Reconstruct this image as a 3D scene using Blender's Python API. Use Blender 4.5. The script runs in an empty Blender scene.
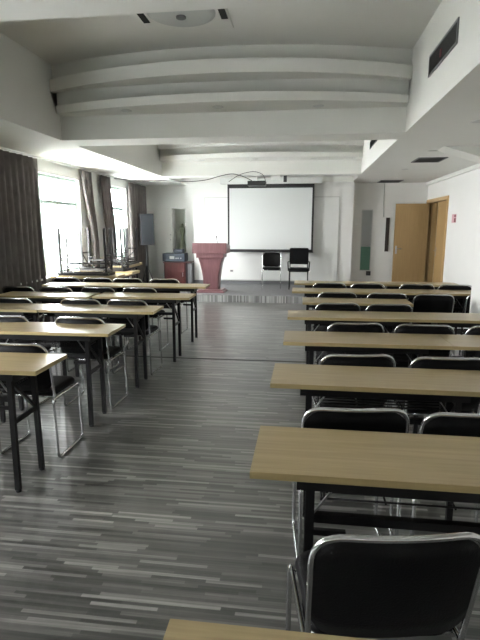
import bpy, bmesh, math, random
from mathutils import Vector, Matrix
random.seed(7)
scn = bpy.context.scene
COL = scn.collection
PI = math.pi

# ------------------------------------------------------------------ materials
def newmat(name):
    m = bpy.data.materials.new(name); m.use_nodes = True
    nt = m.node_tree
    return m, nt, nt.nodes['Principled BSDF']

def plain(name, col, rough=.5, metal=0., spec=.5, bump=0., bscale=40., var=0., vscale=6.):
    m, nt, b = newmat(name)
    b.inputs['Base Color'].default_value = (*col, 1)
    b.inputs['Roughness'].default_value = rough
    b.inputs['Metallic'].default_value = metal
    b.inputs['Specular IOR Level'].default_value = spec
    tc = nt.nodes.new('ShaderNodeTexCoord')
    if bump:
        n = nt.nodes.new('ShaderNodeTexNoise'); n.inputs['Scale'].default_value = bscale
        n.inputs['Detail'].default_value = 4
        nt.links.new(tc.outputs['Object'], n.inputs['Vector'])
        bp = nt.nodes.new('ShaderNodeBump'); bp.inputs['Strength'].default_value = bump
        bp.inputs['Distance'].default_value = .004
        nt.links.new(n.outputs['Fac'], bp.inputs['Height'])
        nt.links.new(bp.outputs['Normal'], b.inputs['Normal'])
    if var:
        n = nt.nodes.new('ShaderNodeTexNoise'); n.inputs['Scale'].default_value = vscale
        n.inputs['Detail'].default_value = 5
        nt.links.new(tc.outputs['Object'], n.inputs['Vector'])
        r = nt.nodes.new('ShaderNodeValToRGB')
        r.color_ramp.elements[0].position = .3; r.color_ramp.elements[1].position = .7
        r.color_ramp.elements[0].color = (*[c * (1 - var) for c in col], 1)
        r.color_ramp.elements[1].color = (*[min(1, c * (1 + var)) for c in col], 1)
        nt.links.new(n.outputs['Fac'], r.inputs['Fac'])
        nt.links.new(r.outputs['Color'], b.inputs['Base Color'])
    return m

def wood(name, c0, c1, rough=.35, sx=1.5, sy=40., sz=40., spec=.5):
    m, nt, b = newmat(name)
    tc = nt.nodes.new('ShaderNodeTexCoord')
    mp = nt.nodes.new('ShaderNodeMapping'); mp.inputs['Scale'].default_value = (sx, sy, sz)
    n = nt.nodes.new('ShaderNodeTexNoise'); n.inputs['Scale'].default_value = 1.6
    n.inputs['Detail'].default_value = 6; n.inputs['Roughness'].default_value = .6
    oi = nt.nodes.new('ShaderNodeObjectInfo')
    ad = nt.nodes.new('ShaderNodeVectorMath'); ad.operation = 'ADD'
    nt.links.new(tc.outputs['Object'], mp.inputs['Vector'])
    nt.links.new(mp.outputs['Vector'], ad.inputs[0]); nt.links.new(oi.outputs['Random'], ad.inputs[1])
    nt.links.new(ad.outputs['Vector'], n.inputs['Vector'])
    r = nt.nodes.new('ShaderNodeValToRGB')
    r.color_ramp.elements[0].position = .35; r.color_ramp.elements[1].position = .68
    r.color_ramp.elements[0].color = (*c0, 1); r.color_ramp.elements[1].color = (*c1, 1)
    nt.links.new(n.outputs['Fac'], r.inputs['Fac'])
    nt.links.new(r.outputs['Color'], b.inputs['Base Color'])
    b.inputs['Roughness'].default_value = rough
    b.inputs['Specular IOR Level'].default_value = spec
    return m

def floor_mat():
    m, nt, b = newmat('strip_vinyl')
    N = nt.nodes.new; L = nt.links.new
    def math_(op, a, v=None):
        n = N('ShaderNodeMath'); n.operation = op
        for i, s in enumerate((a, v)):
            if s is None: continue
            if isinstance(s, (int, float)): n.inputs[i].default_value = s
            else: L(s, n.inputs[i])
        return n.outputs[0]
    tc = N('ShaderNodeTexCoord'); sp = N('ShaderNodeSeparateXYZ'); L(tc.outputs['Object'], sp.inputs[0])
    x, y = sp.outputs[0], sp.outputs[1]
    row = math_('FLOOR', math_('DIVIDE', y, FLOOR_ROW))
    w1 = N('ShaderNodeTexWhiteNoise'); w1.noise_dimensions = '1D'; L(row, w1.inputs['W'])
    ln = math_('ADD', math_('MULTIPLY', w1.outputs['Value'], .5), .22)
    colm = math_('FLOOR', math_('ADD', math_('DIVIDE', x, ln), math_('MULTIPLY', w1.outputs['Value'], 91.7)))
    cb = N('ShaderNodeCombineXYZ'); L(row, cb.inputs[0]); L(colm, cb.inputs[1])
    w2 = N('ShaderNodeTexWhiteNoise'); w2.noise_dimensions = '2D'; L(cb.outputs[0], w2.inputs['Vector'])
    r = N('ShaderNodeValToRGB'); e = r.color_ramp.elements
    e[0].position = 0; e[0].color = (*FLOOR_TONES[0], 1)
    e[1].position = 1; e[1].color = (*FLOOR_TONES[4], 1)
    for p, c in ((.35, FLOOR_TONES[1]), (.7, FLOOR_TONES[2]), (.88, FLOOR_TONES[3])):
        q = e.new(p); q.color = (*c, 1)
    L(w2.outputs['Value'], r.inputs['Fac'])
    mp = N('ShaderNodeMapping'); mp.inputs['Scale'].default_value = (2.5, 110, 1)
    L(tc.outputs['Object'], mp.inputs['Vector'])
    n = N('ShaderNodeTexNoise'); n.inputs['Scale'].default_value = 1.; n.inputs['Detail'].default_value = 5
    L(mp.outputs[0], n.inputs['Vector'])
    mr = N('ShaderNodeMapRange'); mr.inputs[1].default_value = .3; mr.inputs[2].default_value = .7
    mr.inputs[3].default_value = .68; mr.inputs[4].default_value = 1.35
    L(n.outputs['Fac'], mr.inputs[0])
    mx = N('ShaderNodeVectorMath'); mx.operation = 'SCALE'
    L(r.outputs['Color'], mx.inputs[0]); L(mr.outputs[0], mx.inputs['Scale'])
    L(mx.outputs[0], b.inputs['Base Color'])
    b.inputs['Roughness'].default_value = .31
    b.inputs['Specular IOR Level'].default_value = 1.0
    b.inputs['Coat Weight'].default_value = .5; b.inputs['Coat Roughness'].default_value = .36
    return m

def stripes(name, c0, c1, per, rough=.8):
    m, nt, b = newmat(name)
    tc = nt.nodes.new('ShaderNodeTexCoord'); sp = nt.nodes.new('ShaderNodeSeparateXYZ')
    nt.links.new(tc.outputs['Object'], sp.inputs[0])
    d = nt.nodes.new('ShaderNodeMath'); d.operation = 'DIVIDE'; d.inputs[1].default_value = per
    f = nt.nodes.new('ShaderNodeMath'); f.operation = 'FLOOR'
    w = nt.nodes.new('ShaderNodeTexWhiteNoise'); w.noise_dimensions = '1D'
    r = nt.nodes.new('ShaderNodeValToRGB')
    r.color_ramp.elements[0].color = (*c0, 1); r.color_ramp.elements[1].color = (*c1, 1)
    nt.links.new(sp.outputs[0], d.inputs[0]); nt.links.new(d.outputs[0], f.inputs[0])
    nt.links.new(f.outputs[0], w.inputs['W']); nt.links.new(w.outputs['Value'], r.inputs['Fac'])
    nt.links.new(r.outputs['Color'], b.inputs['Base Color']); b.inputs['Roughness'].default_value = rough
    return m

def glass_mat():
    m = bpy.data.materials.new('window_glass'); m.use_nodes = True; nt = m.node_tree
    nt.nodes.remove(nt.nodes['Principled BSDF'])
    t = nt.nodes.new('ShaderNodeBsdfTransparent'); t.inputs[0].default_value = (.97, .97, .97, 1)
    g = nt.nodes.new('ShaderNodeBsdfGlossy'); g.inputs['Roughness'].default_value = .03
    lw = nt.nodes.new('ShaderNodeLayerWeight'); pw = nt.nodes.new('ShaderNodeMath'); pw.operation = 'POWER'; pw.inputs[1].default_value = 5
    ma = nt.nodes.new('ShaderNodeMath'); ma.operation = 'MULTIPLY_ADD'; ma.inputs[1].default_value = .5; ma.inputs[2].default_value = .04
    nt.links.new(lw.outputs['Facing'], pw.inputs[0]); nt.links.new(pw.outputs[0], ma.inputs[0])
    mx = nt.nodes.new('ShaderNodeMixShader')
    nt.links.new(ma.outputs[0], mx.inputs[0]); nt.links.new(t.outputs[0], mx.inputs[1]); nt.links.new(g.outputs[0], mx.inputs[2])
    nt.links.new(mx.outputs[0], nt.nodes['Material Output'].inputs['Surface'])
    return m

FLOOR_ROW = .019
FLOOR_TONES = [(.042, .0415, .038), (.074, .073, .067), (.118, .116, .107), (.185, .181, .167), (.29, .283, .262)]
M = dict(
    floor=floor_mat(),
    wall=plain('wall_paint', (.77, .77, .745), .75, bump=.15, bscale=60, var=.02, vscale=1.5),
    ceil=plain('ceiling_paint', (.74, .74, .70), .8, bump=.1, bscale=50, var=.02, vscale=1.2),
    wood=wood('beige_laminate', (.37, .285, .15), (.465, .365, .20), .30),
    woodedge=wood('beige_edge_band', (.40, .31, .15), (.46, .36, .18), .4),
    door=wood('honey_door_veneer', (.36, .235, .10), (.42, .28, .125), .4, 30, 30, 1.2),
    doorframe=wood('honey_frame_veneer', (.46, .30, .13), (.52, .35, .16), .4, 30, 30, 1.2),
    maroon=wood('maroon_veneer', (.185, .085, .092), (.235, .115, .122), .38, 22, 22, 1.5),
    redbrown=wood('red_brown_veneer', (.062, .014, .013), (.095, .022, .020), .4, 22, 22, 1.5),
    black=plain('black_metal', (.008, .008, .0085), .42, 0, .35),
    leather=plain('black_leatherette', (.005, .005, .0055), .5, 0, .14, bump=.25, bscale=180),
    chrome=plain('chrome_tube', (.62, .63, .64), .17, 1.),
    steel=plain('bare_steel', (.45, .45, .46), .3, 1.),
    fabric=plain('taupe_curtain', (.165, .148, .142), .95, 0, .1, bump=.3, bscale=120, var=.12, vscale=9),
    frame=plain('window_aluminium', (.50, .62, .58), .4, .2),
    glass=glass_mat(),
    screen=plain('screen_fabric', (.62, .64, .63), .9, 0, .1),
    whiteb=plain('whiteboard_enamel', (.78, .79, .77), .3, 0, .5),
    alu=plain('aluminium_trim', (.62, .62, .60), .35, .6),
    housing=plain('screen_housing', (.66, .67, .65), .4),
    plastic=plain('white_plastic', (.75, .75, .72), .45),
    dark=plain('dark_plastic', (.018, .018, .02), .45),
    slat=plain('dark_grille', (.05, .052, .05), .5),
    void=plain('vent_interior', (.012, .012, .012), .9),
    bluegrey=plain('blue_grey_metal', (.042, .056, .078), .4),
    spk=plain('grey_speaker_cloth', (.016, .019, .023), .8),
    green=plain('green_glass_panel', (.10, .22, .16), .25),
    greygreen=plain('grey_green_panel', (.56, .59, .51), .4),
    palegrey=plain('pale_grey_panel', (.50, .52, .50), .35),
    olive=plain('olive_vase', (.24, .27, .17), .35, var=.2),
    carpet=plain('stage_carpet', (.17, .17, .175), .55, var=.15, vscale=14),
    skirt=stripes('stage_skirt_stripes', (.16, .16, .16), (.46, .46, .45), .028),
    base=plain('grey_baseboard', (.16, .165, .17), .5),
    pink=plain('pink_print', (.60, .36, .38), .6),
    red=plain('dark_red_print', (.16, .03, .04), .6),
    seam=plain('dark_floor_strip', (.02, .02, .02), .5),
    concrete=plain('outside_paving', (.72, .72, .70), .9),
    brown=plain('dark_brown_board', (.035, .026, .022), .6),
)

# ------------------------------------------------------------------ mesh builder
class MB:
    def __init__(s): s.bm = bmesh.new(); s.mats = []
    def mi(s, m):
        if m not in s.mats: s.mats.append(m)
        return s.mats.index(m)
    def _face(s, vs, mi, smooth=False):
        try:
            f = s.bm.faces.new(vs); f.material_index = mi; f.smooth = smooth; return f
        except ValueError: return None
    def box(s, x0, x1, y0, y1, z0, z1, m, bev=0.):
        mi = s.mi(m)
        v = [s.bm.verts.new((x, y, z)) for z in (z0, z1) for y in (y0, y1) for x in (x0, x1)]
        fs = [s._face([v[i] for i in q], mi) for q in ((0, 2, 3, 1), (4, 5, 7, 6), (0, 1, 5, 4), (2, 6, 7, 3), (0, 4, 6, 2), (1, 3, 7, 5))]
        if bev:
            es = {e for f in fs for e in f.edges}
            bmesh.ops.bevel(s.bm, geom=list(es), offset=bev, segments=2, affect='EDGES', profile=.6, material=-1)
        return s
    def bar(s, a, b, w, h, m, up=(0, 0, 1)):
        a, b = Vector(a), Vector(b); d = (b - a).normalized(); u = Vector(up)
        if abs(d.dot(u)) > .95: u = Vector((0, 1, 0))
        r = d.cross(u).normalized(); u = r.cross(d)
        mi = s.mi(m)
        v = [s.bm.verts.new(p + r * (i * w / 2) + u * (j * h / 2)) for p in (a, b) for (i, j) in ((-1, -1), (1, -1), (1, 1), (-1, 1))]
        for q in ((3, 2, 1, 0), (4, 5, 6, 7), (0, 1, 5, 4), (1, 2, 6, 5), (2, 3, 7, 6), (3, 0, 4, 7)): s._face([v[i] for i in q], mi)
        return s
    def tube(s, pts, r, m, n=8, closed=False):
        pts = [Vector(p) for p in pts]; mi = s.mi(m); rings = []
        K = len(pts); up = None
        for i, p in enumerate(pts):
            if closed: t = (pts[(i + 1) % K] - pts[i - 1]).normalized()
            else: t = (pts[min(i + 1, K - 1)] - pts[max(i - 1, 0)]).normalized()
            if up is None:
                up = Vector((0, 0, 1)) if abs(t.z) < .9 else Vector((1, 0, 0))
            up = (up - t * up.dot(t)).normalized(); q = t.cross(up)
            rings.append([s.bm.verts.new(p + (up * math.cos(2 * PI * k / n) + q * math.sin(2 * PI * k / n)) * r) for k in range(n)])
        for i in range(K if closed else K - 1):
            A, B = rings[i], rings[(i + 1) % K]
            for k in range(n): s._face([A[k], A[(k + 1) % n], B[(k + 1) % n], B[k]], mi, True)
        if not closed: s._face(rings[0][::-1], mi); s._face(rings[-1], mi)
        return s
    def prism(s, poly, z0, z1, m):          # poly in plan, vertical extrusion
        mi = s.mi(m)
        a = [s.bm.verts.new((x, y, z0)) for x, y in poly]; b = [s.bm.verts.new((x, y, z1)) for x, y in poly]
        s._face(a[::-1], mi); s._face(b, mi); n = len(poly)
        for i in range(n): s._face([a[i], a[(i + 1) % n], b[(i + 1) % n], b[i]], mi)
        return s
    def loft(s, loops, m, cap=True, smooth=False):
        mi = s.mi(m); R = [[s.bm.verts.new(p) for p in l] for l in loops]; n = len(R[0])
        for A, B in zip(R, R[1:]):
            for k in range(n): s._face([A[k], A[(k + 1) % n], B[(k + 1) % n], B[k]], mi, smooth)
        if cap: s._face(R[0][::-1], mi); s._face(R[-1], mi)
        return s
    def lathe(s, prof, m, c=(0, 0), n=20, smooth=True):
        return s.loft([[(c[0] + r * math.cos(2 * PI * k / n), c[1] + r * math.sin(2 * PI * k / n), z) for k in range(n)] for r, z in prof], m, True, smooth)
    def build(s, name, parent=None):
        bmesh.ops.recalc_face_normals(s.bm, faces=s.bm.faces)
        me = bpy.data.meshes.new(name); s.bm.to_mesh(me); s.bm.free()
        for m in s.mats: me.materials.append(m)
        o = bpy.data.objects.new(name, me); COL.objects.link(o)
        if parent: o.parent = parent
        return o

def fillet(pts, r, n=5, closed=False):
    pts = [Vector(p) for p in pts]; out = []; K = len(pts)
    for i, p in enumerate(pts):
        if not closed and i in (0, K - 1): out.append(p); continue
        a, b = pts[i - 1], pts[(i + 1) % K]
        ua, ub = (a - p), (b - p); rr = min(r, ua.length * .49, ub.length * .49)
        A, B = p + ua.normalized() * rr, p + ub.normalized() * rr
        for k in range(n + 1):
            t = k / n; out.append(A * (1 - t) ** 2 + p * 2 * t * (1 - t) + B * t * t)
    return out

def rrect(w, d, r, n=5):
    pts = []
    for cx, cy, a0 in ((w / 2 - r, d / 2 - r, 0), (-w / 2 + r, d / 2 - r, 90), (-w / 2 + r, -d / 2 + r, 180), (w / 2 - r, -d / 2 + r, 270)):
        for k in range(n + 1):
            a = math.radians(a0 + 90 * k / n); pts.append((cx + r * math.cos(a), cy + r * math.sin(a)))
    return pts

def thing(name, label, cat, loc=(0, 0, 0), rz=0., group=None):
    o = bpy.data.objects.new(name, None); COL.objects.link(o); o.empty_display_size = .1
    o.location = loc; o.rotation_euler = (0, 0, rz); tag(o, label, cat, group); return o
def tag(o, label, cat, group=None):
    o['label'] = label; o['category'] = cat
    if group: o['group'] = group
    return o
def struct(name, mb, label=None, parent=None):
    o = mb.build(name, parent)
    if not parent: o['kind'] = 'structure'
    if label: o['label'] = label
    return o
def copy_tree(o, parent=None):
    c = o.copy(); COL.objects.link(c)
    if parent: c.parent = parent
    for ch in list(o.children): copy_tree(ch, c)
    return c

# ------------------------------------------------------------------ dimensions
XW, XR = -4.15, 3.00          # window wall, door wall
XL, XB = -3.05, 1.13          # inner faces of the two long beams
H, HC = 2.65, 3.49            # soffit level, coffer ceiling level
YR, YM, YS = -3.2, 12.4, 12.9 # rear wall, main front wall, set-back side parts
TOP = 3.75

struct('floor', MB().box(XW - .2, 5.2, YR - .2, YS + .2, -.12, 0, M['floor']), 'grey striped vinyl plank floor')
t = MB(); t.box(XW, XR, 5.672, 5.70, 0, .003, M['seam']); struct('trim_9', t, 'dark joint strip across the floor')

# --- window wall with openings
wins = [(-2.0, -1.4, .85, 2.43), (1.6, 2.7, .85, 2.43), (6.55, 8.92, .78, 2.43), (10.15, 11.38, .78, 2.46)]
w = MB(); y = YR
for (a, b, z0, z1) in wins:
    w.box(XW - .22, XW, y, a, 0, TOP, M['wall'])
    w.box(XW - .22, XW, a, b, 0, z0, M['wall']); w.box(XW - .22, XW, a, b, z1, TOP, M['wall']); y = b
w.box(XW - .22, XW, y, YS + .2, 0, TOP, M['wall'])
struct('wall_left', w, 'white window wall')
for i, (a, b, z0, z1) in enumerate(wins):
    win = bpy.data.objects.new('window_%d' % (i + 1), None); COL.objects.link(win); win['kind'] = 'structure'
    win.location = (XW - .11, (a + b) / 2, z0)
    hw = (b - a) / 2; hh = z1 - z0; f = MB(); t = .05
    f.box(-.04, .04, -hw, -hw + t, 0, hh, M['frame']); f.box(-.04, .04, hw - t, hw, 0, hh, M['frame'])
    f.box(-.04, .04, -hw + t, hw - t, 0, t, M['frame']); f.box(-.04, .04, -hw + t, hw - t, hh - t, hh, M['frame'])
    zt = 1.99 - z0
    f.box(-.035, .035, -hw + t, hw - t, zt - .03, zt + .03, M['frame'])
    cuts = {2: (7.68, 8.22), 3: (10.55, 10.95)}.get(i, ((a + b) / 2,))
    for c in cuts:
        yc = c - (a + b) / 2
        f.box(-.03, .03, yc - .025, yc + .025, t, zt - .03, M['frame']); f.box(-.03, .03, yc - .025, yc + .025, zt + .03, hh - t, M['frame'])
    struct('window_frame', f, None, win)
    g = MB(); g.box(-.004, .004, -hw + t, hw - t, t, hh - t, M['glass']); struct('pane', g, None, win)
    s = MB(); s.box(.08, .20, -hw - .02, hw + .02, -.03, -.001, M['wall']); struct('window_sill', s, None, win)

# --- front wall, set-back side parts, rear wall
NL = (-3.43, -3.09, .85, 2.07)     # niche left of the stage
NR = (1.43, 1.71, .475, 2.01)       # niche right of the stage
w = MB(); w.box(-2.78, 1.17, YM, YS + .2, 0, TOP, M['wall'])
struct('wall_front', w, 'white wall behind the stage')
def niche_wall(name, x0, x1, n):
    w = MB(); W = M['wall']
    w.box(x0, n[0], YS, YS + .2, 0, TOP, W); w.box(n[1], x1, YS, YS + .2, 0, TOP, W)
    w.box(n[0], n[1], YS, YS + .2, 0, n[2], W); w.box(n[0], n[1], YS, YS + .2, n[3], TOP, W)
    struct(name, w)
niche_wall('wall_front_left', XW, -2.78, NL); niche_wall('wall_front_right', 1.17, XR, NR)
win = bpy.data.objects.new('window_5', None); COL.objects.link(win); win['kind'] = 'structure'; win.location = ((NL[0] + NL[1]) / 2, YS, NL[2])
win['label'] = 'narrow grey-green glazed niche left of the stage'
def niche(win, n, parts):
    hw = (n[1] - n[0]) / 2; hh = n[3] - n[2]
    b = MB(); b.box(-hw, hw, .18, .2, 0, hh, M['greygreen'] if parts == 1 else M['palegrey']); struct('niche_back', b, None, win)
    f = MB()
    for x in (-hw, hw - .02): f.box(x, x + .02, .005, .03, 0, hh, M['alu'])
    f.box(-hw + .02, hw - .02, .005, .03, 0, .02, M['alu']); f.box(-hw + .02, hw - .02, .005, .03, hh - .02, hh, M['alu'])
    struct('niche_frame', f, None, win)
    if parts == 2:
        p = MB(); p.box(-hw + .02, hw - .02, .01, .026, .02, .61, M['green']); struct('green_pane', p, 'green tinted lower pane', win)
    p = MB(); p.box(-hw + .02, hw - .02, .012, .018, .62 if parts == 2 else .02, hh - .02, M['glass']); struct('pane', p, None, win)
niche(win, NL, 1)
win = bpy.data.objects.new('window_6', None); COL.objects.link(win); win['kind'] = 'structure'; win.location = ((NR[0] + NR[1]) / 2, YS, NR[2])
win['label'] = 'narrow niche with pale upper pane and green lower pane right of the stage'
niche(win, NR, 2)
v = MB(); v.lathe([(.05, 0), (.085, .10), (.095, .22), (.06, .36), (.035, .46), (.05, .53), (.075, .62), (.06, .72), (.03, .76)], M['olive'])
v.lathe([(.0, .765), (.028, .765), (.03, .80), (.0, .83)], M['olive'])
o = v.build('vase'); o.location = (-3.22, YS + .105, NL[2] + .001); tag(o, 'tall olive green vase standing inside the glazed wall niche left of the stage', 'vase')

struct('wall_rear', MB().box(XW - .22, 5.2, YR - .2, YR, 0, TOP, M['wall']))

# --- door wall
DY0, DY1, DH = 11.08, 12.82, 2.18
w = MB(); w.box(XR, XR + .22, YR, DY0, 0, TOP, M['wall']); w.box(XR, XR + .22, DY1, YS + .2, 0, TOP, M['wall'])
w.box(XR, XR + .22, DY0, DY1, DH, TOP, M['wall'])
struct('wall_right', w, 'white wall with the double door')
w = MB(); w.box(5.0, 5.2, 6., YS + .2, 0, TOP, M['wall']); w.box(XR + .22, 5.0, 10.0, 10.1, 0, TOP, M['wall']); w.box(XR + .22, 5.0, YS + .1, YS + .2, 0, TOP, M['wall'])  # unseen far end wall added to block daylight and darken the door opening
struct('wall_corridor', w)
door = bpy.data.objects.new('door_1', None); COL.objects.link(door); door['kind'] = 'structure'; door.location = (XR, DY0, 0)
door['label'] = 'honey coloured double door with one leaf open'
f = MB(); F = M['doorframe']; dw = DY1 - DY0
f.box(-.025, .23, -.05, .03, 0, DH + .05, F); f.box(-.025, .23, dw - .03, dw + .05, 0, DH + .05, F); f.box(-.025, .23, .03, dw - .03, DH - .03, DH + .05, F)
struct('door_frame', f, None, door)
def leaf(mb_y0, width):
    l = MB(); l.box(0, .045, mb_y0, mb_y0 + width, .008, DH - .04, M['door'], .003)
    return l
cl = leaf(.035, .82).build('door_leaf', door); cl.location = (.02, 0, 0); cl['label'] = 'closed near leaf'
op = leaf(0, .80).build('door_leaf', door); op.location = (.03, dw - .085, 0); op.rotation_euler = (0, 0, math.radians(90)); op['label'] = 'open far leaf standing into the room'
def handle(parent, x, y, z, side):
    h = MB(); h.box(x - .006 * side, x, y - .022, y + .022, z - .10, z + .10, M['steel'], .002)
    h.tube(fillet([(x - .004 * side, y, z + .03), (x - .05 * side, y, z + .03), (x - .05 * side, y + .12 * (-1), z + .03)], .015), .009, M['steel'])
    h.build('door_handle', parent)
handle(op, .0, .74, 1.02, 1); handle(cl, .0, .76, 1.02, 1)

# --- ceiling
yb1 = (2.20, 2.66); yb2 = (6.14, 6.60); yb3 = (10.62, 11.05)
c = MB(); c.box(XL, XB, YR, 11.05, HC, HC + .1, M['ceil']); c.box(XL, XB, 11.05, YM, 3.05, 3.15, M['ceil'])
c.box(XR + .22, 5.0, 10., YS + .2, 2.8, 2.9, M['ceil'])
struct('ceiling', c, 'pale coffered ceiling between the two long beams')
struct('trim_1', MB().box(XW, XL, YR, YS, H, TOP, M['ceil']), 'dropped soffit beam along the window side')
struct('trim_2', MB().box(XB, XR, YR, YS, H, TOP, M['ceil']), 'dropped soffit beam along the door side')
for i, (a, b) in enumerate((yb1, yb2, yb3)):
    struct('trim_%d' % (3 + i), MB().box(XL, XB, a, b, H, HC, M['ceil']), 'cross beam between the long beams')
struct('trim_12', MB().box(XL, XB, YM - .06, YM, H, TOP, M['ceil']))
def arc(yc, ye, n=28):
    xm, hw = (XL + XB) / 2, (XB - XL) / 2; s = ye - yc; R = (hw * hw + s * s) / (2 * s)
    out = []
    for k in range(n + 1):
        x = -hw + 2 * hw * k / n
        out.append((xm + x, yc + R - math.sqrt(R * R - x * x)))
    return out
def steps(name, yb, d):
    # two tilted curved panels, each with an upward-facing trough above its near edge
    prof = [(5.65, 6.00, HC), (5.65, 6.00, 3.17), (5.46, 5.93, 3.17), (5.43, 5.92, 3.30), (5.47, 5.93, 3.245), (5.92, 6.085, 3.213),
            (5.92, 6.085, 2.95), (5.72, 6.05, 2.95), (5.68, 6.04, 3.035), (5.71, 6.05, 2.97)]
    A = [[(x, y + d, z) for x, y in arc(a, e)] for a, e, z in prof]
    loops = [[L[k] for L in A] + [(A[0][k][0], yb, 2.93), (A[0][k][0], yb + .01, HC)] for k in range(len(A[0]))]
    t = MB(); t.loft(loops, M['ceil'])
    struct(name, t, 'two stepped curved ceiling coves in front of the cross beam')
steps('trim_6', yb2[0], 0); steps('trim_7', yb3[0], 4.42)
t = MB(); t.prism([(XR - .0, YR), (XR, 10.7), (XR - .06, 10.7), (XR - .06, YR)], 2.58, H, M['ceil'])
t.box(XR - .06, XR, 10.7, YS, 2.58, H, M['ceil']); struct('trim_8', t, 'cornice along the door wall')
# column and haunch on the door side
struct('wall_column', MB().box(1.86, 2.40, 5.20, 5.70, 0, H, M['wall'], .006), 'white square column standing between the right hand tables')
hn = MB(); mi = hn.mi(M['ceil'])
hn.loft([[(1.85, 7.2, H), (1.85, 7.6, H), (1.86, 7.6, H - .005), (1.86, 7.2, H - .005)], [(XR, 7.2, H), (XR, 7.6, H), (XR, 7.6, H - .36), (XR, 7.2, H - .36)]], M['ceil'])
struct('trim_10', hn, 'sloping haunch under the door side soffit')
# baseboards
b = MB(); b.box(-2.9, 1.17, YM - .014, YM, .15, .235, M['base']); struct('baseboard_front', b)
b = MB(); b.box(XR - .012, XR, YR, DY0 - .05, 0, .08, M['wall']); struct('baseboard_right', b)

# outside ground so the windows look on to something
struct('ground', MB().box(-60, XW - .23, -40, 60, -3.2, -3.0, M['concrete']))

# ------------------------------------------------------------------ stage
st = thing('stage', 'low grey carpeted stage with striped skirt under the projection screen', 'stage', (-.9, 10.25, 0))
MB().box(-1.87, 2.07, .012, YM - 10.25 - .001, .0, .15, M['carpet']).build('platform', st)
MB().box(-1.87, 2.07, 0, .011, .0, .146, M['skirt']).build('skirt', st)['label'] = 'grey and white striped skirt'
STZ = .15

# ------------------------------------------------------------------ folding tables
def resize(r, f):
    for ch in r.children_recursive: ch.data.transform(Matrix.Diagonal((*f, 1)))
def make_table(label):
    r = thing('folding_table', label, 'table')
    t = MB(); t.box(-.6, .6, -.223, .223, .727, .75, M['wood'])
    t.box(-.601, .601, -.2245, -.2232, .7265, .7495, M['woodedge']); t.box(-.601, .601, .2232, .2245, .7265, .7495, M['woodedge'])
    t.box(-.6015, -.6003, -.2232, .2232, .7265, .7495, M['woodedge']); t.box(.6003, .6015, -.2232, .2232, .7265, .7495, M['woodedge'])
    t.build('table_top', r)
    f = MB(); K = M['black']
    for y in (-.185, .185): f.box(-.44, .44, y - .012, y + .012, .685, .7265, K)
    for x in (-.428, .428): f.box(x - .012, x + .012, -.173, .173, .685, .7265, K)
    f.build('apron_rail', r)
    for sx in (-1, 1):
        for sy in (-1, 1):
            l = MB(); x = sx * .392
            l.bar((x, sy * .145, .7), (x, sy * .16, .012), .032, .03, K, (0, 1, 0)); l.build('leg', r)
            g = MB(); g.lathe([(.019, 0), (.019, .012), (.014, .016)], M['dark'], (x, sy * .16), 10); g.build('foot_cap', r)
        c = MB(); c.bar((sx * .392, -.15, .42), (sx * .392, .15, .42), .022, .022, K); c.build('crossbar', r)
        c = MB(); c.bar((sx * .392, -.145, .66), (sx * .392, .145, .66), .022, .022, K); c.build('upper_crossbar', r)
        c = MB(); c.bar((sx * .392, -.135, .655), (sx * .392, .14, .43), .018, .018, K); c.build('diagonal_strut', r)
        c = MB(); c.bar((sx * .382, -.12, .565), (sx * .28, -.12, .70), .014, .006, M['steel']); c.build('folding_brace', r)['label'] = 'bare steel folding brace'
    c = MB(); c.bar((-.392, -.12, .555), (.392, -.12, .555), .03, .03, K); c.build('stretcher', r)
    for sx in (-1, 1): c = MB(); c.bar((sx * .392, -.12, .50), (sx * .26, -.12, .50), .02, .02, K); c.build('latch_bar', r)
    c = MB()
    for y in (-.10, -.05, .0, .05, .10, .145): c.tube([(-.35, y, .615), (.35, y, .615)], .004, K, 6)
    for x in (-.35, -.12, .12, .35): c.tube([(x, -.10, .609), (x, .145, .609)], .004, K, 6)
    for x in (-.34, .34):
        c.tube([(x, -.095, .612), (x, -.095, .686)], .004, K, 6); c.tube([(x, .14, .612), (x, .14, .686)], .004, K, 6)
    c.build('wire_shelf', r)
    resize(r, (.964, .87, 1.04))
    return r

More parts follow.
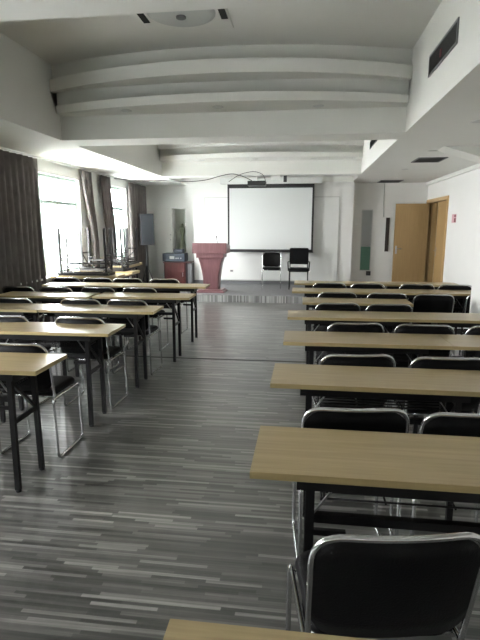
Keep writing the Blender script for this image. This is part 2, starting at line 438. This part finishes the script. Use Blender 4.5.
# (centre x, near edge y, rotation degrees, label)
TABLES = [
 (.335, .445, .0, 'beige laminate folding table nearest the camera, cut off by the bottom edge', 'r'),
 (.437, 1.51, -.3, 'large beige folding table in the second right row, black legs bare at the aisle', 'r'),
 (.442, 2.49, -.4, 'beige folding table in the third row on the right, aisle end', 'r'),
 (.468, 3.485, .6, 'beige folding table in the fourth row on the right, aisle end', 'r'),
 (1.672, 3.50, .6, 'beige folding table in the fourth row on the right, outer half by the picture edge', 'r'),
 (.465, 4.51, .8, 'beige folding table in the fifth row on the right, aisle end', 'r'),
 (1.668, 4.53, .8, 'beige folding table in the fifth right row, outer half before the white column', 'r'),
 (.605, 5.44, .4, 'single short folding table in the sixth right row, left of a fully visible chair', 'r'),
 (.465, 6.39, .3, 'beige folding table in the second furthest row on the right, aisle end', 'r'),
 (1.668, 6.40, .3, 'beige folding table in the second furthest right row, outer half behind the column', 'r'),
 (.475, 7.33, .2, 'beige folding table in the furthest row on the right, aisle end', 'r'),
 (1.678, 7.34, .2, 'beige folding table in the furthest row on the right, outer half before the door', 'r'),
 (-2.14, 2.53, .8, 'beige folding table at the left picture edge, the nearest of the left rows', 'l'),
 (-2.12, 3.57, .9, 'long beige folding table in the second left row, glossy with window light, aisle end', 'l'),
 (-2.07, 4.59, .8, 'beige folding table in the third left row, aisle end', 'l'),
 (-3.28, 4.56, .6, 'beige folding table in the third left row, outer half by the dark curtain', 'l'),
 (-1.94, 5.60, .8, 'beige folding table in the fourth left row, aisle end beyond a dark diagonal gap', 'l'),
 (-3.18, 5.53, .6, 'beige folding table in the fourth left row, window half with a glare patch', 'l'),
 (-1.96, 6.68, .8, 'beige folding table in the furthest left row, aisle end before the lectern', 'l'),
 (-3.18, 6.66, .6, 'beige folding table in the furthest left row, window half below the stacked tables', 'l'),
]
proto = None
for (cx, y0, rz, lab, side) in TABLES:
    if proto is None: proto = make_table(lab); o = proto
    else: o = copy_tree(proto)
    o.location = (cx * .964, (y0 + .447) * .964 - .195, 0); o.rotation_euler = (0, 0, math.radians(rz)); o['label'] = lab
    o['group'] = 'folding tables right of the aisle' if side == 'r' else 'folding tables left of the aisle'
# tables parked along the windows: a pair upright, a pair upside down on top
for (cx, cy, rz, lab) in [(-3.54, 7.70, .5, 'beige folding table pushed to the window, carrying the nearest upturned table'),
                          (-3.54, 8.10, .0, 'beige folding table pushed to the window, middle one of three side by side'),
                          (-3.55, 8.50, -.5, 'beige folding table pushed to the window, carrying the middle upturned table'),
                          (-3.73, 10.02, 92, 'beige folding table set lengthwise along the window, carrying the furthest upturned table')]:
    o = copy_tree(proto); o.location = (cx, cy, 0); o.rotation_euler = (0, 0, math.radians(rz)); o['label'] = lab; o['group'] = 'tables parked along the windows'
for (cx, cy, rz, lab) in [(-3.53, 7.69, 2, 'upside-down folding table with legs up by the window, nearest of three'),
                          (-3.55, 8.52, -3, 'upside-down folding table with legs up by the window, middle of three'),
                          (-3.72, 10.04, 94, 'upside-down folding table with legs up by the window, furthest of three')]:
    o = copy_tree(proto); o.location = (cx, cy, 1.562); o.rotation_euler = (PI, 0, math.radians(rz)); o['label'] = lab; o['group'] = 'upturned tables by the window'

# ------------------------------------------------------------------ chairs
def back_y(x, z):           # back pad leans and curves
    return -.205 - .075 * (z - .45) / .35 - .028 * (1 - (x / .24) ** 2)
def make_chair(label):
    r = thing('chair', label, 'chair')
    s = MB(); loops = []
    for dz, ins in ((0, .012), (.006, .003), (.018, 0), (.030, .003), (.040, .012), (.044, .035)):
        loops.append([(x * (1 - ins / .215), -.02 + y * (1 - ins / .18), .432 + dz) for x, y in rrect(.43, .36, .06)])
    s.loft(loops, M['leather'], True, True); s.build('seat', r)
    b = MB(); mi = b.mi(M['leather']); N, Mz = 22, 6; hw = .224; rc = .08
    front, rear = [], []
    for i in range(N + 1):
        u = -math.cos(PI * i / N); x = hw * u
        e = max(0, abs(x) - (hw - rc)); cut = rc - math.sqrt(max(0, rc * rc - e * e))
        zt, zb = .792 - cut, .475 + cut
        fr, re = [], []
        for j in range(Mz + 1):
            t = j / Mz; z = zb + (zt - zb) * t
            th = .006 + .016 * (1 - (2 * t - 1) ** 4) * (1 - abs(u) ** 6)
            yb = back_y(x, z); fr.append(b.bm.verts.new((x, yb + th, z))); re.append(b.bm.verts.new((x, yb - th * .55, z)))
        front.append(fr); rear.append(re)
    for i in range(N):
        for j in range(Mz):
            b._face([front[i][j], front[i + 1][j], front[i + 1][j + 1], front[i][j + 1]], mi, True)
            b._face([rear[i][j], rear[i][j + 1], rear[i + 1][j + 1], rear[i + 1][j]], mi, True)
        for j in (0, Mz): b._face([front[i][j], rear[i][j], rear[i + 1][j], front[i + 1][j]], mi, True)
    for i in (0, N):
        for j in range(Mz): b._face([front[i][j], front[i][j + 1], rear[i][j + 1], rear[i][j]], mi, True)
    bmesh.ops.remove_doubles(b.bm, verts=b.bm.verts, dist=.0004)
    b.build('backrest', r)
    R = .0092; C = M['chrome']
    raw = fillet([(-.222, -.2, .40), (-.232, -.2, .802), (.232, -.2, .802), (.222, -.2, .40)], .09, 8)
    pts = []
    for i, p in enumerate(raw):
        pts.append(p)
        if i + 1 < len(raw):
            q = raw[i + 1]; k = int((q - p).length / .05)
            for j in range(1, k + 1): pts.append(p.lerp(q, j / (k + 1)))
    pts = [(p.x, back_y(p.x, max(p.z, .45)), p.z) for p in pts]
    f = MB(); f.tube(pts, R, C); f.build('back_frame', r)
    for sx in (-1, 1):
        x = sx * .226
        f = MB(); f.tube(fillet([(x, -.235, .425), (x, .15, .425), (x, .168, R), (x, -.215, R)], .035, 5, True), R, C, 8, True); f.build('side_frame', r)
    for y in (.11, -.16): f = MB(); f.tube([(-.226, y, .42), (.226, y, .42)], .009, C); f.build('crossbar', r)
    resize(r, (.965, .965, 1.037))
    return r

CH = []
def row(side, ytop, xs, fmt, names, jy=None):
    for i, (x, n) in enumerate(zip(xs, names)):
        CH.append((x, ytop + (jy[i] if jy else 0), fmt % n, side))
row('r', 1.18, (.27,), 'black leatherette chair with chrome frame, %s', ('largest and nearest the camera, at the bottom right',))
row('r', 2.07, (.245, .755), 'black chrome-rimmed chair behind the second right row table, %s', ('aisle side', 'cut by the right picture edge'))
row('r', 3.00, (.352, .895), 'black chrome-rimmed chair in the third chair row on the right, %s', ('aisle side', 'outer side'))
row('r', 4.03, (.443, .985, 1.54), 'black chrome-rimmed chair in the fourth chair row on the right, %s', ('aisle side', 'middle one', 'by the right picture edge'))
row('r', 5.08, (.366, .883), 'black chair at the single short table on the right, %s', ('aisle side', 'outer side'))
row('r', 5.95, (.418, 1.00), 'black chair beyond the single short table on the right, %s', ('aisle side', 'outer side'))
row('r', 5.90, (1.525,), 'black chair with its backrest fully visible, %s', ('between short table and column',))
row('r', 6.02, (2.16,), 'black chair %s', ('half hidden behind the white column',))
row('r', 6.95, (.375, .90, 1.56, 2.07), 'black chair in the furthest chair row on the right, %s', ('first from the aisle', 'second from the aisle', 'third from the aisle', 'fourth, nearest the door wall'))
row('l', 3.01, (-1.93,), 'black chrome-framed chair behind the nearest left table, %s', ('its floor runner showing beside the aisle',))
row('l', 3.99, (-1.93, -2.64), 'black chair behind the second left table row, %s', ('aisle side', 'by the left picture edge'))
row('l', 5.03, (-1.88, -2.41, -3.20), 'black chair behind the third left table row, %s', ('first from the aisle', 'second from the aisle', 'third, at the left picture edge'))
row('l', 6.05, (-2.10, -2.66, -3.23, -3.74), 'black chair behind the fourth left table row, %s', ('first from the aisle', 'second from the aisle', 'third from the aisle', 'last, against the dark curtain'), (.05, .03, 0, -.03))
row('l', 7.20, (-2.08, -2.66, -3.14, -3.66), 'black chair in the furthest chair row on the left, %s', ('first from the aisle', 'second from the aisle', 'third, before the stacks', 'last, by the stacks'))
ROT = [9, 5, 3, 6, 3, 6, -1, 2, 6, 5, 3, 1, 2]
cproto = None
for (x, yt, lab, side) in CH:
    if cproto is None: cproto = make_chair(lab); o = cproto
    else: o = copy_tree(cproto)
    rz = math.radians(ROT.pop(0) if ROT else random.uniform(-1.5, 1.5))
    o.location = (x * .964 - .275 * math.sin(rz), yt * .964 + .275 * math.cos(rz), 0); o.rotation_euler = (0, 0, rz); o['label'] = lab
    o['group'] = 'black chairs right of the aisle' if side == 'r' else 'black chairs left of the aisle'
# two chairs on the stage, facing the room
o = copy_tree(cproto); o.location = (-.74, 11.62, STZ); o.rotation_euler = (0, 0, PI + .04)
o['label'] = 'black chair with thin chrome legs on the stage, left of the two'; o['group'] = 'chairs on the stage'
r = thing('office_chair', 'black high-backed chair with black legs on the stage, right of the two', 'chair', (-.10, 11.6, STZ), .0, 'chairs on the stage')
s = MB(); s.loft([[(x * (1 - i / .22), y * (1 - i / .22), .41 + dz) for x, y in rrect(.46, .44, .05)] for dz, i in ((0, .01), (.01, 0), (.06, 0), (.075, .02))], M['leather'], True, True); s.build('seat', r)
b = MB(); b.loft([[(x * (1 - i / .22), .20 + dy + .06 * (z) / .4, .56 + .19 + z) for x, z in rrect(.45, .38, .03)] for dy, i in ((0, .008), (.008, 0), (.045, 0), (.055, .012))], M['leather'], True, True); b.build('backrest', r)
for sx in (-1, 1):
    for y in (-.19, .22):
        l = MB(); l.tube([(sx * .21, y, .44 if y < 0 else .62), (sx * .215, y, .0)], .013, M['black']); l.build('leg', r)
    l = MB(); l.tube(fillet([(sx * .235, .24, .62), (sx * .25, -.13, .63), (sx * .235, -.16, .43)], .05), .015, M['black']); l.build('armrest', r)

# ------------------------------------------------------------------ lectern
r = thing('lectern', 'maroon wooden lectern with flaring body and wide overhanging top on the stage', 'lectern', (-2.02, 10.80, STZ))
W = M['maroon']
b = MB(); b.box(-.31, .31, -.24, .24, 0, .035, W, .006); b.box(-.27, .27, -.21, .21, .035, .065, W, .006); b.build('base', r)
def lw(z): return .165 + .105 * ((z - .065) / .7) ** 2.0
b = MB(); b.loft([[(-lw(z), -.13 - .05 * ((z - .065) / .7) ** 2, z), (lw(z), -.13 - .05 * ((z - .065) / .7) ** 2, z), (lw(z), .17, z), (-lw(z), .17, z)] for z in [.065 + .7 * k / 12 for k in range(13)]], W); b.build('body', r)
b = MB()
for sx in (-1, 1):
    b.loft([[(sx * (lw(z) - .03) - .012, -.145 - .05 * ((z - .065) / .7) ** 2, z), (sx * (lw(z) - .03) + .012, -.145 - .05 * ((z - .065) / .7) ** 2, z), (sx * (lw(z) - .03) + .012, -.12, z), (sx * (lw(z) - .03) - .012, -.12, z)] for z in [.07 + .69 * k / 12 for k in range(13)]], W)
b.build('front_moulding', r)
b = MB(); b.box(-.305, .305, -.225, .20, .765, .865, W, .008); b.build('neck', r)
b = MB(); b.loft([[(-.375, -.28, .865), (.375, -.28, .865), (.375, .25, .865), (-.375, .25, .865)], [(-.375, -.28, 1.09), (.375, -.28, 1.09), (.375, .25, 1.02), (-.375, .25, 1.02)]], W)
b.box(-.375, .375, -.29, -.281, .87, .885, W); b.build('desk_top', r)
b = MB(); b.tube([(.13, .0, 1.05), (.13, -.02, 1.12), (.12, -.05, 1.2)], .006, M['dark']); b.tube([(.12, -.05, 1.2), (.118, -.056, 1.24)], .012, M['dark']); b.build('microphone', r)

# ------------------------------------------------------------------ cabinet + equipment
r = thing('cabinet', 'red-brown wooden media cabinet with dark side left of the lectern', 'cabinet', (-3.24, 12.42, 0))
b = MB(); b.box(-.28, .28, -.22, .22, 0, .68, M['redbrown'], .004); b.build('body', r)
b = MB(); b.box(-.30, .42, -.25, .24, .68, .70, M['redbrown'], .003); b.build('top_panel', r)
b = MB(); b.box(-.26, .26, -.236, -.221, .05, .66, M['redbrown'], .003); d = b.build('door', r)
b = MB(); b.box(.2, .215, -.25, -.2365, .34, .44, M['steel']); b.build('handle', d)
b = MB(); b.box(.281, .33, -.21, .22, 0, .68, M['dark']); b.box(.33, .43, -.20, .2, .0, .66, M['base']); b.build('side_bay', r)['label'] = 'dark side bay'
r = thing('amplifier', 'blue-grey amplifier box with light knobs on the media cabinet', 'amplifier', (-3.27, 12.39, .701))
b = MB(); b.box(-.29, .29, -.18, .2, .015, .22, M['bluegrey'], .008); b.build('case', r)
for x in (-.24, .24):
    b = MB(); b.lathe([(.02, 0), (.02, .015)], M['dark'], (x, -.12), 10); b.lathe([(.02, 0), (.02, .015)], M['dark'], (x, .14), 10); b.build('foot', r)
b = MB(); b.box(-.10, .02, -.188, -.181, .08, .15, M['palegrey']); b.build('display', r)['label'] = 'pale display panel'
for x in (.07, .12, .19):
    b = MB(); b.tube([(x, -.181, .10), (x, -.2, .10)], .018, M['steel'], 10); b.build('knob', r)
o = MB().box(-.12, .12, -.1, .1, 0, .10, M['bluegrey'], .01).build('receiver_box'); o.location = (-3.18, 12.43, .923); tag(o, 'small dark blue receiver box on top of the amplifier', 'receiver')

# ------------------------------------------------------------------ loudspeaker on a stand
r = thing('speaker_stand', 'black tripod speaker stand behind the parked tables', 'stand', (-3.79, 11.65, 0))
b = MB(); b.tube([(0, 0, .12), (0, 0, 1.15)], .022, M['black'], 10); b.build('pole', r)
b = MB(); b.lathe([(.035, .62), (.035, .70)], M['black'], (0, 0), 12); b.build('collar', r)
for k in range(3):
    a = 2 * PI * k / 3; b = MB(); b.tube([(0, 0, .66), (.26 * math.cos(a), .26 * math.sin(a), .012)], .013, M['black']); b.tube([(0, 0, .2), (.14 * math.cos(a), .14 * math.sin(a), .31)], .008, M['black']); b.build('leg', r)
r = thing('loudspeaker', 'dark grey loudspeaker box on a stand between the last curtain and white cabinet', 'speaker', (-3.79, 11.65, 1.151), .55)
b = MB(); b.loft([[(-.16, -.17, z), (.16, -.17, z), (.13, .17, z), (-.13, .17, z)] for z in (0, .74)], M['dark']); b.build('case', r)
b = MB(); b.box(-.148, .148, -.182, -.1705, .02, .72, M['spk'], .004); b.build('grille', r)

# ------------------------------------------------------------------ tall white cabinet in the left corner
r = thing('storage_cabinet', 'tall white storage cabinet against the front wall beside the last curtain', 'cabinet', (-3.62, 12.79, 0))
b = MB(); b.box(-.22, .20, -.09, .1, 0, 2.06, M['plastic'], .004); b.build('body', r)
for a, c in ((.04, 1.30), (1.32, 2.04)):
    b = MB(); b.box(-.21, .19, -.106, -.091, a, c, M['plastic'], .003); d = b.build('door', r)
    b = MB(); b.lathe([(.014, 0), (.018, .012), (.012, .02)], M['steel'], (0, 0), 12); k = b.build('knob', d); k.location = (.16, -.107, 1.25 if a < 1 else 1.38); k.rotation_euler = (PI / 2, 0, 0)

# ------------------------------------------------------------------ boards and screen on the front wall
def framed(name, label, cat, x0, x1, z0, z1, y, th, bw, mface, mframe, pname, bars=()):
    cx = (x0 + x1) / 2; r = thing(name, label, cat, (cx, y, z0)); hw = (x1 - x0) / 2; hh = z1 - z0
    b = MB(); b.box(-hw + bw, hw - bw, -th, -.001, bw, hh - bw, mface); b.build(pname, r)
    f = MB(); f.box(-hw, -hw + bw, -th - .006, -.001, 0, hh, mframe); f.box(hw - bw, hw, -th - .006, -.001, 0, hh, mframe)
    f.box(-hw + bw, hw - bw, -th - .006, -.001, 0, bw, mframe); f.box(-hw + bw, hw - bw, -th - .006, -.001, hh - bw, hh, mframe); f.build('frame', r)
    return r
framed('whiteboard', 'wide white board on the front wall, mostly covered by the projection screen', 'whiteboard', -2.49, .85, .24, 2.31, YM, .03, .025, M['whiteb'], M['alu'], 'board')
r = thing('projection_screen', 'pulled-down pale projection screen with black border over the white board', 'screen', (-.82, 12.15, .98))
b = MB(); b.box(-1.0, 1.0, -.004, .004, .06, 1.52, M['screen']); b.build('screen_fabric', r)
b = MB(); K = M['dark']; b.box(-1.045, -1.0, -.0045, .0045, .0, 1.62, K); b.box(1.0, 1.045, -.0045, .0045, .0, 1.62, K); b.box(-1.0, 1.0, -.0045, .0045, .0, .06, K); b.box(-1.0, 1.0, -.0045, .0045, 1.52, 1.62, K); b.build('black_border', r)
b = MB(); b.tube([(-1.05, 0, .0), (1.05, 0, .0)], .014, K, 8); b.build('weight_bar', r)
b = MB(); b.box(-1.22, 1.22, -.05, .06, 1.615, 1.755, M['housing'], .02); b.build('housing', r)
for x in (-1.1, 1.1):
    b = MB(); b.box(x - .03, x + .03, .06, YM - 12.15 - .001, 1.65, 1.72, M['housing']); b.build('bracket', r)

# ------------------------------------------------------------------ projector under the third cross beam
r = thing('projector', 'black projector hanging from a bracket under the far cross beam', 'projector', (-1.02, 10.80, 2.64))
b = MB(); b.box(-.19, .19, -.14, .14, -.20, -.10, M['dark'], .012); b.build('body', r)
b = MB(); b.tube([(.09, .14, -.15), (.09, .17, -.15)], .035, M['dark'], 14); b.build('lens', r)
b = MB(); b.box(-.09, .09, -.09, .09, 0, .009, M['plastic']); b.tube([(0, 0, -.10), (0, 0, 0)], .02, M['plastic'], 10); b.bar((-.12, 0, -.095), (.12, 0, -.095), .03, .01, M['plastic']); b.build('ceiling_bracket', r)
o = MB().box(-.035, .035, -.03, .03, -.13, 0, M['dark'], .004).build('power_adapter'); o.location = (-.42, 10.8, 2.649); tag(o, 'small black adapter box under the cross beam right of the projector', 'adapter')
o = MB().box(-.10, .10, -.02, .02, -.09, 0, M['plastic'], .004).build('cable_box'); o.location = (-.62, 10.75, 2.649); tag(o, 'small white cable box between the projector and black adapter', 'box')
b = MB(); b.tube(fillet([(-4.1, 10.55, 2.61), (-3.6, 10.56, 2.56), (-3.1, 10.57, 2.57), (-2.6, 10.59, 2.525), (-2.1, 10.6, 2.55), (-1.75, 10.6, 2.65), (-1.5, 10.6, 2.69), (-1.25, 10.63, 2.61), (-1.12, 10.7, 2.545)], .3, 5), .008, M['dark'], 6)
o = b.build('cable'); tag(o, 'black cable sagging from the window side to the projector', 'cable')
b = MB(); b.tube(fillet([(-1.6, 10.595, 2.52), (-1.35, 10.6, 2.68), (-1.05, 10.605, 2.73), (-.86, 10.61, 2.66), (-.82, 10.7, 2.5)], .15, 5), .006, M['dark'], 6)
o = b.build('cable'); tag(o, 'short looped black cable arching over the projector', 'cable')

# ------------------------------------------------------------------ curtains
def curtain(label, x, top, bot, z0, z1, pleats, amp=.05, knee=None):
    """top/bot = (near y, far y); fabric closed sheet with folds, plus a rail hem."""
    b = MB(); mi = b.mi(M['fabric']); nu = pleats * 8; nz = 14; L, Rr = [], []
    ph = random.random() * 6
    for j in range(nz + 1):
        t = j / nz; z = z1 + (z0 - z1) * t
        e = t if knee is None else min(1, t / knee); e = e * e * (3 - 2 * e)
        ya = top[0] + (bot[0] - top[0]) * e; yb = top[1] + (bot[1] - top[1]) * e
        la, lb = [], []
        for i in range(nu + 1):
            u = i / nu; y = ya + (yb - ya) * u
            dx = amp * math.sin(2 * PI * pleats * u + ph + .5 * math.sin(3 * t + u * 7)) * (.55 + .45 * t) + .012 * math.sin(17 * u + 2 * t)
            la.append(b.bm.verts.new((x + dx, y, z))); lb.append(b.bm.verts.new((x + dx - .006, y, z)))
        L.append(la); Rr.append(lb)
    for j in range(nz):
        for i in range(nu):
            b._face([L[j][i], L[j][i + 1], L[j + 1][i + 1], L[j + 1][i]], mi, True)
            b._face([Rr[j][i], Rr[j + 1][i], Rr[j + 1][i + 1], Rr[j][i + 1]], mi, True)
        for i in (0, nu): b._face([L[j][i], L[j + 1][i], Rr[j + 1][i], Rr[j][i]], mi)
    for j in (0, nz):
        for i in range(nu): b._face([L[j][i], Rr[j][i], Rr[j][i + 1], L[j][i + 1]], mi)
    o = b.build('curtain'); tag(o, label, 'curtain', 'curtains on the window wall'); return o
XC = -4.06
curtain('wide dark taupe curtain at the left picture edge, nearest the camera', XC, (5.1, 7.33), (5.1, 7.30), .03, 2.60, 15)
curtain('narrow taupe curtain gathered left of the plain wall strip between the windows', XC, (8.86, 9.28), (9.2, 9.42), .3, 2.60, 4, .045, .6)
curtain('taupe curtain gathered right of the plain wall strip between the windows', XC, (9.72, 10.22), (9.88, 10.40), .3, 2.60, 4, .045, .6)
curtain('dark curtain furthest away on the window wall, behind the loudspeaker', XC, (11.34, 12.62), (11.36, 12.62), .03, 2.60, 10, .045)
r = MB(); r.tube([(XC, 4.9, 2.625), (XC, 12.8, 2.625)], .012, M['alu'], 8)
o = r.build('curtain_rail'); tag(o, 'thin curtain rail along the top of the window wall', 'rail')

# ------------------------------------------------------------------ ceiling fittings
def grille(label, y0, y1, z0, z1):
    r = thing('air_grille', label, 'air vent', (XB, (y0 + y1) / 2, z0), 0, 'air grilles on the door side beam'); hw = (y1 - y0) / 2; hh = z1 - z0
    f = MB(); t = .018; A = M['base']
    f.box(-.012, -.001, -hw, -hw + t, 0, hh, A); f.box(-.012, -.001, hw - t, hw, 0, hh, A); f.box(-.012, -.001, -hw + t, hw - t, 0, t, A); f.box(-.012, -.001, -hw + t, hw - t, hh - t, hh, A); f.build('frame', r)
    b = MB(); b.box(-.004, -.001, -hw + t, hw - t, t, hh - t, M['void']); b.build('backing', r)
    s = MB(); n = int((2 * hw) / .035)
    for k in range(n):
        y = -hw + t + .012 + k * (2 * hw - 2 * t - .02) / (n - 1); s.bar((-.008, y, t), (-.008, y, hh - t), .004, .007, M['slat'], (0, 1, 0))
    s.build('slats', r)
    return r
g = grille('long dark air grille high on the door side beam at the upper right', 4.24, 5.12, 2.955, 3.14)
b = MB(); b.box(-.016, -.009, .0, .04, .05, .11, M['red']); b.build('tell_tale_ribbon', g)['label'] = 'small dark red ribbon'
grille('smaller dark air grille further along the door side beam', 8.45, 9.30, 2.93, 3.06)
def downlight(x, y, z, label):
    r = thing('downlight', label, 'ceiling light', (x, y, z), 0, 'recessed downlights')
    b = MB(); b.lathe([(.062, -.0005), (.066, -.006), (.052, -.009), (.046, -.003)], M['alu'], (0, 0), 20); b.build('trim_ring', r)
    b = MB(); b.lathe([(.044, -.0005), (.044, -.0025)], M['void'], (0, 0), 18); b.build('lens', r)
for x, y, lab in ((-2.13, 5.97, 'left'), (-1.02, 5.93, 'middle'), (.13, 6.02, 'right')): downlight(x, y, 2.942, 'unlit downlight under the nearer curved cove, %s of three' % lab)
for x, y, lab in ((-2.13, 10.40, 'left'), (-1.02, 10.35, 'middle'), (.16, 10.42, 'right')): downlight(x, y, 2.942, 'unlit downlight under the further curved cove, %s of three' % lab)
downlight(-3.71, 7.23, H, 'unlit downlight in the bright soffit above the first window')
downlight(1.74, 5.60, H, 'unlit downlight in the door side soffit at the right picture edge')
downlight(1.80, 7.62, H, 'unlit downlight in the door side soffit beside the sloping haunch')
downlight(1.86, 9.9, H, 'unlit downlight in the door side soffit between the two dark vents')
def cvent(label, x0, x1, y0, y1):
    r = thing('ceiling_vent', label, 'air vent', ((x0 + x1) / 2, (y0 + y1) / 2, H), 0, 'dark vents in the door side soffit'); hx, hy = (x1 - x0) / 2, (y1 - y0) / 2
    f = MB(); A = M['base']; t = .02
    f.box(-hx, -hx + t, -hy, hy, -.014, -.001, A); f.box(hx - t, hx, -hy, hy, -.014, -.001, A); f.box(-hx + t, hx - t, -hy, -hy + t, -.014, -.001, A); f.box(-hx + t, hx - t, hy - t, hy, -.014, -.001, A); f.build('frame', r)
    b = MB(); b.box(-hx + t, hx - t, -hy + t, hy - t, -.004, -.001, M['void']); b.build('backing', r)
    s = MB(); n = 7
    for k in range(n): y = -hy + .05 + k * (2 * hy - .1) / (n - 1); s.bar((-hx + t, y, -.008), (hx - t, y, -.008), .012, .003, M['slat'])
    s.build('slats', r)
cvent('nearer dark square vent in the door side soffit above the open door', 1.75, 2.20, 8.3, 8.85)
cvent('further dark vent in the door side soffit near the front wall', 1.74, 2.26, 12.1, 12.72)
# round-flow ceiling air unit
r = thing('ceiling_air_unit', 'grey ceiling air unit with dark end slots, half hidden by the nearest cross beam', 'air conditioner', (-1.14, 4.72, HC))
b = MB(); b.box(-.42, .42, -.42, .42, -.02, -.001, M['ceil'], .008); b.build('panel', r)
b = MB(); b.lathe([(.31, -.021), (.31, -.028), (.26, -.045), (.10, -.055), (.03, -.056)], M['palegrey'], (0, 0), 36); b.build('round_grille', r)
b = MB(); b.lathe([(.045, -.056), (.045, -.07), (.03, -.075)], M['base'], (0, 0), 18); b.build('hub', r)
for x in (-.37, .37):
    b = MB(); b.box(x - .03, x + .03, -.18, .18, -.026, -.0205, M['void']); b.build('air_slot', r)['label'] = 'dark air slot'
for y in (-.37,):
    b = MB(); b.box(-.30, .30, y - .03, y + .03, -.026, -.0205, M['void']); b.build('air_slot', r)['label'] = 'dark air slot'

# ------------------------------------------------------------------ small things on walls
r = thing('wall_notice', 'small pink and dark red notice on the door wall right of the door', 'sign', (XR, 10.56, 1.665))
b = MB(); b.box(-.006, -.001, -.14, .14, 0, .17, M['pink']); b.build('plate', r)
b = MB(); b.box(-.008, -.0065, -.13, -.02, .11, .155, M['red']); b.box(-.008, -.0065, -.13, -.02, .01, .09, M['red']); b.build('print', r)['label'] = 'dark red printed blocks'
r = thing('wall_socket', 'black socket box under the green pane of the right niche', 'socket', (1.66, YS, .36))
b = MB(); b.box(-.055, .055, -.05, -.001, 0, .11, M['dark'], .006); b.build('box', r)
b = MB(); b.box(-.03, .03, -.054, -.0505, .03, .08, M['slat']); b.build('face', r)
r = thing('wall_socket', 'white socket plate on the front wall right of the lectern', 'socket', (-1.80, 12.369, .44))
b = MB(); b.box(-.06, .06, -.01, -.001, 0, .09, M['plastic'], .003); b.build('plate', r)
b = MB(); b.box(-.035, .035, -.012, -.0105, .025, .065, M['base']); b.build('face', r)
o = MB().box(-.045, .045, -.03, -.001, 0, .84, M['brown'], .004).build('wall_panel'); o.location = (2.08, YS, .97); tag(o, 'narrow dark brown panel on the front wall just left of the open door', 'panel')
b = MB(); b.tube([(1.955, YS - .012, 2.65), (1.955, YS - .012, 2.12), (1.975, YS - .012, 1.82)], .008, M['palegrey'], 6)
o = b.build('cable'); tag(o, 'pale cable running down the front wall above the brown panel', 'cable')

# ------------------------------------------------------------------ light: overcast daylight
wd = bpy.data.worlds.new('overcast'); scn.world = wd; wd.use_nodes = True; nt = wd.node_tree
bg = nt.nodes['Background']
tc = nt.nodes.new('ShaderNodeTexCoord'); sp = nt.nodes.new('ShaderNodeSeparateXYZ'); rp = nt.nodes.new('ShaderNodeValToRGB')
nt.links.new(tc.outputs['Generated'], sp.inputs[0]); nt.links.new(sp.outputs[2], rp.inputs['Fac'])
rp.color_ramp.elements[0].position = 0.; rp.color_ramp.elements[0].color = (1., 1., .995, 1)
rp.color_ramp.elements[1].position = 1.; rp.color_ramp.elements[1].color = (.93, .97, 1., 1)
nt.links.new(rp.outputs['Color'], bg.inputs['Color']); bg.inputs['Strength'].default_value = 22.
for i, (a, b_, z0, z1) in enumerate(wins):
    ld = bpy.data.lights.new('daylight_portal', 'AREA'); ld.shape = 'RECTANGLE'; ld.size = z1 - z0; ld.size_y = b_ - a
    ld.cycles.is_portal = True
    lo = bpy.data.objects.new('daylight_portal', ld); COL.objects.link(lo)
    lo.location = (XW - .24, (a + b_) / 2, (z0 + z1) / 2); lo.rotation_euler = (0, math.radians(-90), 0)

# ------------------------------------------------------------------ camera
cd = bpy.data.cameras.new('camera'); cam = bpy.data.objects.new('camera', cd); COL.objects.link(cam)
cd.sensor_fit = 'HORIZONTAL'; cd.sensor_width = 36.; cd.lens = 36. * 490 / 480; cd.clip_start = .05
cam.location = (0, 0, 1.58); cam.rotation_euler = (PI / 2 - .187565, 0, .127624)
scn.camera = cam
vs = scn.view_settings; vs.view_transform = 'Standard'; vs.look = 'None'; vs.gamma = 1.; vs.use_curve_mapping = False
vs.exposure = 1.22
